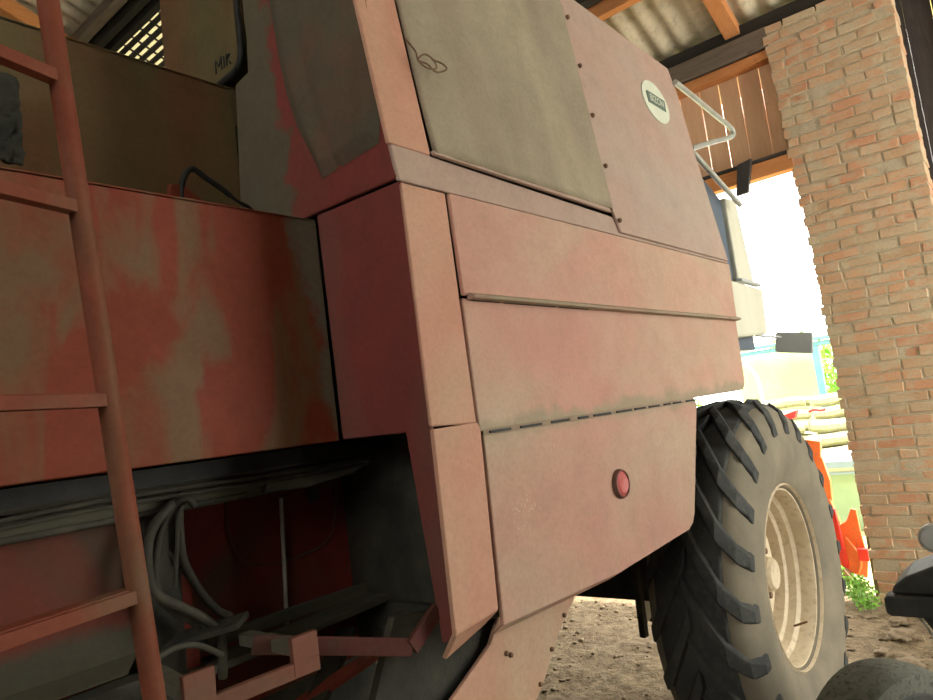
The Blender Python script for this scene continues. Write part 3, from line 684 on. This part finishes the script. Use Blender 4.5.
mb = MB(); mb.tube(spline([(2.965,1.05,3.0),(3.20,1.05,2.99),(3.45,1.05,2.975),(3.64,1.05,2.965),(3.680,1.05,2.945),(3.66,1.05,2.92),(3.55,1.05,2.88),(3.30,1.05,2.80),(3.03,1.05,2.71)], 6), .0125, 12); mb.build('handrail', M['tube'], H, smooth=True)
mb = MB(); mb.tube([(3.02,1.06,2.72),(3.590,1.05,2.54)], .0125, 12); mb.build('handrail', M['tube'], H, smooth=True)
mb = MB(); mb.tube([(3.76,1.13,1.890),(3.90,1.10,1.880),(3.965,1.06,1.87)], .007, 8); mb.build('mirror_arm', M['grey'], H, smooth=True)
mb = MB(); ry, rzz = .905, 1.808; pts = []
for cy_, cz_, a in ((1.078,1.890,0),(.922,1.862,1),(.935,1.776,2),(1.094,1.806,3)):
    for k in range(5):
        t = a*PI/2 + k*PI/8; pts.append((3.95, cy_+.012*math.cos(t), cz_+.012*math.sin(t)))
mb.slab(pts, (.02,0,0)); mb.build('rear_view_mirror', M['grey'], H, .004)['label'] = 'grey back of the rear-view mirror'
# header platform hidden beyond, touching the body
mb = MB(); mb.box(3.28,3.9,1.62,3.2,1.70,1.95); mb.build('cab_floor', M['grey'], H)

# ------------------------------------------------------------------ machine parts at the lower right
K = empty('farm_implement', (2.75, .10, 0), 'black steel farm implement with a flat bar end and curved guard at the right edge', 'farm machine')
mb = MB(); mb.slab([(2.60,.530,.862),(2.60,.530,.908),(2.60,.518,.916),(2.60,-.4,.930),(2.60,-.4,.852),(2.60,.518,.852)], (.07,0,0)); mb.build('flat_bar', M['black_metal'], K, .006)
mb = MB(); mb.slab([(2.62,.508,.918),(2.62,.502,.940),(2.62,.46,.975),(2.62,.38,1.010),(2.62,.20,1.05),(2.62,-.3,1.08),(2.62,-.3,.92)], (.22,0,0)); mb.build('curved_guard', M['black_metal'], K, .008)
mb = MB(); mb.slab([(2.65,.45,.86),(2.65,.38,.86),(2.65,.33,.74),(2.65,.37,.70),(2.65,.405,.78)], (.03,0,0)); mb.build('strut', M['black_metal'], K, .004)
mb = MB(); mb.tube(spline([(2.66,.46,.85),(2.66,.435,.815),(2.66,.42,.78),(2.66,.395,.79)],5), .004, 8); mb.build('loose_wire', M['tube'], K, smooth=True)
for y in (.18,-.35):
    mb = MB(); mb.bar((2.66,y,.87),(2.66,y,-.03),.05,.05,(1,0,0)); mb.build('leg', M['black_metal'], K, .004)
mb = MB(); mb.lathe([(.001,0),(.03,-.002),(.042,.006),(.044,.02),(.03,.05),(.001,.06)], (2.64,.362,1.092), 24, axis='X'); LP = mb.build('work_lamp', M['grey'], K, smooth=True); LP['label'] = 'pale rimmed round lamp'
mb = MB(); mb.lathe([(.040,-.004),(.047,-.002),(.047,.008),(.040,.010)], (2.64,.362,1.092), 24, True, axis='X'); mb.build('lamp_rim', M['tube'], LP, smooth=True)
mb = MB(); mb.tube([(2.66,.34,1.06),(2.68,.30,.99)], .008, 8); mb.build('lamp_stem', M['black_metal'], K)
# small wheel
c0 = Vector((2.62,.62,0)); SW = empty('small_wheel', (2.62,.62,0), 'small solid black rubber wheel with a dusty grey crown, lower right', 'wheel')
def ring_wheel():
    r = .34; mb = MB(); ax = Vector((-.55,-.83,0)).normalized(); sd = Vector((-ax.y,ax.x,0))
    return r, ax, sd
def oriented(prof, c, ax, n=56, close=True):
    mb = MB(); up = Vector((0,0,1)); sd = ax.cross(up).normalized(); rings = []
    for rr, o in prof:
        rings.append([mb.bm.verts.new(c + ax*o + (sd*math.cos(2*PI*k/n)+up*math.sin(2*PI*k/n))*rr) for k in range(n)])
    pr = list(zip(rings, rings[1:])) + ([(rings[-1], rings[0])] if close else [])
    for a, d in pr:
        for k in range(n): mb.bm.faces.new([a[k],a[(k+1)%n],d[(k+1)%n],d[k]])
    if not close: mb.bm.faces.new(rings[0]); mb.bm.faces.new(rings[-1])
    return mb
ax = Vector((-.45,-.89,0)).normalized(); cw = Vector((2.72,.62,.318))
oriented([(.12,.0),(.28,.0),(.32,.02),(.335,.06),(.34,.12),(.335,.17),(.315,.205),(.27,.21),(.12,.20)], cw - ax*.10, ax).build('wheel_tyre', M['greydust'], SW, smooth=True)
oriented([(.10,-.01),(.265,-.006),(.27,.0),(.27,.2),(.255,.215),(.10,.212)], cw - ax*.10, ax).build('wheel_face', M['black_metal'], SW, smooth=True)
oriented([(.03,-.02),(.10,-.02),(.10,.23),(.03,.23)], cw - ax*.10, ax, 24, True).build('hub', M['rust'], SW, smooth=True)

# ------------------------------------------------------------------ outside
# orange implement just beyond the doorway
O = empty('orange_implement', (6.6,1.8,0), 'bright orange farm implement standing outside behind the tyre', 'farm machine')
mb = MB()
mb.slab([(7.0,1.84,1.072),(7.0,1.71,1.043),(7.0,1.73,.897),(7.0,1.82,.866)], (.07,0,0))
mb.slab([(7.0,1.86,.88),(7.0,1.72,.90),(7.0,1.685,.68),(7.0,1.70,.50),(7.0,1.85,.50)], (.05,0,0))
mb.slab([(6.98,1.88,.52),(6.98,1.71,.52),(6.98,1.66,.32),(6.98,1.68,.05),(6.98,1.84,.02)], (.05,0,0)); mb.build('arm', M['orange'], O, .006)
mb = MB(); mb.bar((6.38,1.56,.54),(6.38,1.53,.06),.05,.045,(1,0,0)); mb.build('upright', M['redm'], O, .004)
mb = MB(); mb.slab([(6.43,1.64,.05),(6.43,1.62,.38),(6.43,1.53,.40),(6.43,1.48,.43),(6.43,1.43,.53),(6.43,1.395,.52),(6.43,1.39,.36),(6.43,1.37,.12),(6.43,1.40,-.03)], (.03,0,0)); mb.build('shield_plate', M['orange'], O, .004)
mb = MB(); mb.box(6.37,6.44,1.35,1.425,.12,.215); mb.build('end_block', M['redm'], O, .004)
mb = MB(); mb.bar((6.34,1.56,.06),(6.34,1.50,-.03),.10,.06); mb.bar((6.98,1.85,.3),(6.46,1.5,.2),.05,.05); mb.bar((7.05,1.9,.4),(7.05,1.9,-.05),.05,.05); mb.build('frame', M['rust'], O)
mb = MB(); mb.tube(spline([(6.40,1.50,.30),(6.39,1.44,.20),(6.40,1.42,.10),(6.40,1.46,.0)],4), .012, 8); mb.build('tine', M['orange'], O, smooth=True)
# pale green container with blue top
mb = MB(); mb.box(8.4,9.4,.4,2.35,-.05,.555); G = mb.build('container', M['palegreen'], None, .01); tag(G, 'pale green sheet metal container with a blue-grey rim in the yard', 'container')
mb = MB(); mb.box(8.36,9.44,.36,2.39,.555,.585); mb.box(8.34,9.46,.34,2.41,.63,.70); mb.build('rim', M['bluesheet'], G)
mb = MB(); mb.box(8.37,9.43,.37,2.38,.585,.63); mb.build('rim_strip', M['white'], G)
# heap of split logs, each its own thing
random.seed(17); proto = None
places = []
for row in range(8):
    for dx in (0,.2,.4):
        for yb in (1.45,2.25,3.05,3.85):
            if row > 5 and dx == 0: continue
            places.append((9.75+.11*row+dx, yb+random.uniform(-.03,.03), .09+.172*row))
for i, p in enumerate(places):
    if i < 4:
        mb = MB(); L = random.uniform(.55,.72); r = random.uniform(.070,.084)
        mb.tube([(-L/2,0,0),(-L/4,.01,.012),(0,-.01,0),(L/4,.012,-.01),(L/2,0,0)], [r*.95,r*1.05,r,r*1.04,r*.9], 9)
        o = mb.build('log', M['log'], smooth=True); 
        if i == 0: protos = []
        protos.append(o)
    else:
        o = protos[i % 4].copy(); COL.objects.link(o)
    o.location = p; o.rotation_euler = (0, random.uniform(-.05,.05), PI/2 + random.uniform(-.12,.12))
    tag(o, 'pale bark log lying in the sunlit heap beyond the doorway', 'log', 'logs heaped in the yard')
mb = MB()
for i in range(14): mb.blob((11.45+random.uniform(-.1,.1), random.uniform(1.4,3.6), .2+.04*i), .22, i, 2, .5)
tag(mb.build('brushwood', M['log'], smooth='all'), 'heaped pale brushwood behind the logs', 'brushwood', kind='stuff')
mb = MB(); mb.slab([(9.0,2.60,1.205),(9.0,2.40,1.263),(9.0,2.43,1.172),(9.0,2.60,1.12)], (.12,0,0)); mb.bar((9.06,2.55,1.15),(9.06,2.55,-.05),.05,.05); tag(mb.build('red_bucket', M['redm'], bevel=.01), 'bright red metal scoop on a post above the logs', 'scoop')
mb = MB(); mb.tube(spline([(9.62,2.42,1.20),(9.62,2.35,1.215),(9.62,2.28,1.20),(9.62,2.22,1.21)],4), .016, 8); mb.bar((9.62,2.40,1.20),(9.62,2.40,-.05),.02,.02); tag(mb.build('garden_stake', M['redm'], smooth=True), 'thin red stake with a bent top in front of the log heap', 'stake')
# teal framed shelter and the yellow-green wall
SH = empty('garden_shelter', (12,2.6,0), 'teal framed open shelter with a flat roof across the yard', 'shelter')
mb = MB(); mb.box(12,12.12,-1.0,7.0,2.10,2.17); mb.box(11.95,12.16,-1.0,7.0,2.19,2.24); mb.build('roof_beam', M['teal'], SH, .01)
for y in (2.72,6.6,-.6):
    mb = MB(); mb.box(12,12.1,y,y+.10,-.05,2.10); mb.build('post', M['teal'], SH, .006)
mb = MB(); mb.box(12.02,12.08,2.3,2.37,1.0,2.1); mb.build('window_bar', M['teal'], SH)
mb = MB(); mb.tube(spline([(12,4.05,2.1),(12,3.85,1.95),(12,3.72,1.75),(12,3.68,1.4),(12,3.66,.6),(12,3.66,-.05)],5), .028, 10); mb.build('downpipe', M['blue'], SH, smooth=True)
mb = MB(); mb.box(12.6,12.75,2.9,4.2,-.05,2.12); tag(mb.build('garden_wall', M['plaster'], bevel=.01), 'sunlit yellow-green garden wall under the teal shelter', 'wall')
def bush(name, c, r, n_, label, cat, seed, lf=.03, h=1.0):
    random.seed(seed); t = empty(name, (c[0],c[1],0), label, cat)
    mb = MB()
    for i in range(n_):
        d = Vector((random.gauss(0,1),random.gauss(0,1),random.gauss(0,1))).normalized()*random.random()**.4
        p = Vector(c)+Vector((d.x*r,d.y*r,d.z*r*h))
        if p.z < .0: p.z = random.uniform(0,.05)
        a = Vector((random.gauss(0,1),random.gauss(0,1),random.gauss(0,1))).normalized(); b_ = a.orthogonal().normalized()
        s = lf*random.uniform(.6,1.3)
        vs = [mb.bm.verts.new(p+a*s*u+b_*s*.5*w) for u,w in ((-1,0),(-.2,-1),(1,0),(-.2,1))]; mb.bm.faces.new(vs)
    mb.build('foliage', M['leaf'], t)['kind'] = 'stuff'
    mb = MB()
    for k in range(5):
        a = random.uniform(0,6.28); mb.tube([(c[0]+.02*math.cos(a),c[1]+.02*math.sin(a),-.06),(c[0]+r*.5*math.cos(a),c[1]+r*.5*math.sin(a),c[2]+.3*r)], .004+.01*r, 6)
    mb.build('stem', M['log'], t)
bush('leafy_bush', (14.2,3.6,1.5), 1.0, 1500, 'green leafy bush behind the garden wall', 'bush', 5, .09)
bush('leafy_bush', (12.2,5.0,.9), .6, 1100, 'green leafy bush left of the blue downpipe', 'bush', 6, .08)
bush('leafy_bush', (12.9,1.7,1.2), .75, 1100, 'green leafy bush seen beside the teal post', 'bush', 8, .08)
bush('weed', (5.72,1.33,.09), .10, 240, 'low green weed growing at the foot of the brick pillar', 'plant', 9, .020)
bush('weed', (5.55,1.24,.06), .10, 170, 'small leafy weed sprouting in the dirt by the pillar corner', 'plant', 10, .018)
bush('weed', (5.80,1.50,.15), .09, 220, 'bright green tuft against the big tyre tread', 'plant', 12, .022, 1.3)
# clods and straw on the floor
random.seed(30); proto = None
mb = MB()
for i in range(420):
    x = random.uniform(3.2,6.2); y = random.uniform(.5,4.2)
    if (x-WX)**2 < .9 and y < 1.45: continue
    if x > 5.6 and y < 1.25: continue
    mb.blob((x,y,dz(x,y)+.004), random.uniform(.006,.024), i, 1, .8, (1,1,.55))
tag(mb.build('dirt_clods', M['stone'], smooth='all'), 'small clods of dry earth scattered over the floor', 'dirt', kind='stuff')
mb = MB()
for i in range(300):
    x = random.uniform(3.2,6.0); y = random.uniform(.5,4.0)
    if x > 5.6 and y < 1.25: continue
    a = random.uniform(0,PI); l = random.uniform(.02,.09); z = dz(x,y)+.008
    mb.tube([(x-l*math.cos(a)/2,y-l*math.sin(a)/2,z),(x+l*math.cos(a)/2,y+l*math.sin(a)/2,z+random.uniform(0,.012))], .0014, 4)
tag(mb.build('straw', M['straw']), 'loose bits of straw on the dirt floor', 'straw', kind='stuff')
for (x,y,r,lab) in ((5.02,.98,.07,'flat brown stone on the dirt by the pillar foot'),(4.55,.86,.06,'rounded clay lump nearest the black implement'),(5.30,1.02,.05,'small pointed stone close to the brick pillar'),(4.72,1.02,.045,'small flat stone between the tyre and the black implement')):
    mb = MB(); mb.blob((0,0,0), r, r*100, 3, .7, (1.3,1,.5)); o = mb.build('stone', M['stone'], loc=None, smooth='all'); o.location = (x,y,dz(x,y)+r*.35); tag(o, lab, 'stone')

# ------------------------------------------------------------------ daylight
w = bpy.data.worlds.new('sky'); S.world = w; w.use_nodes = True; nt = w.node_tree; nt.nodes.clear()
bg = nt.nodes.new('ShaderNodeBackground'); wo = nt.nodes.new('ShaderNodeOutputWorld')
bg.inputs[0].default_value = (1.0,.985,.91,1); bg.inputs[1].default_value = 8.5
nt.links.new(bg.outputs[0], wo.inputs[0])
sl = bpy.data.lights.new('sun','SUN'); sl.energy = 14; sl.angle = .02; sl.color = (1,.93,.8)
so = bpy.data.objects.new('sun', sl); COL.objects.link(so)
so.rotation_euler = Vector((-.25,.25,-.9)).normalized().to_track_quat('-Z','Y').to_euler()

# ------------------------------------------------------------------ camera
f_px, cx, cy = 700.0, 466.5, 350.0
vx, vz = (1045.0, 345.0), .13
a0, a1 = vx[0]-cx, vx[1]-cy
xx = (-f_px*f_px + a0*cx - a1*(vx[1]+vz*vx[0]-cy))/(a0 - a1*vz); vy = (xx, vx[1]+vz*(vx[0]-xx))
Xc = Vector((vx[0]-cx, -(vx[1]-cy), -f_px)).normalized(); Yc = Vector((vy[0]-cx, -(vy[1]-cy), -f_px)).normalized()
Zc = Xc.cross(Yc).normalized(); Yc = Zc.cross(Xc)
Rm = Matrix((Xc, Yc, Zc))          # rows: world axes seen in camera space = camera-to-world rotation
cam = bpy.data.cameras.new('camera'); co = bpy.data.objects.new('camera', cam); COL.objects.link(co)
co.matrix_world = Matrix.Translation((0,0,1.65)) @ Rm.to_4x4()
cam.sensor_width = 36; cam.lens = 36*f_px/933; cam.clip_start = .02; cam.clip_end = 200
S.camera = co
S.view_settings.view_transform = 'Standard'; S.view_settings.look = 'None'; S.view_settings.gamma = 1
S.view_settings.use_curve_mapping = False; S.view_settings.exposure = 0.1
S.cycles.max_bounces = 8; S.cycles.diffuse_bounces = 5; S.cycles.sample_clamp_indirect = 6
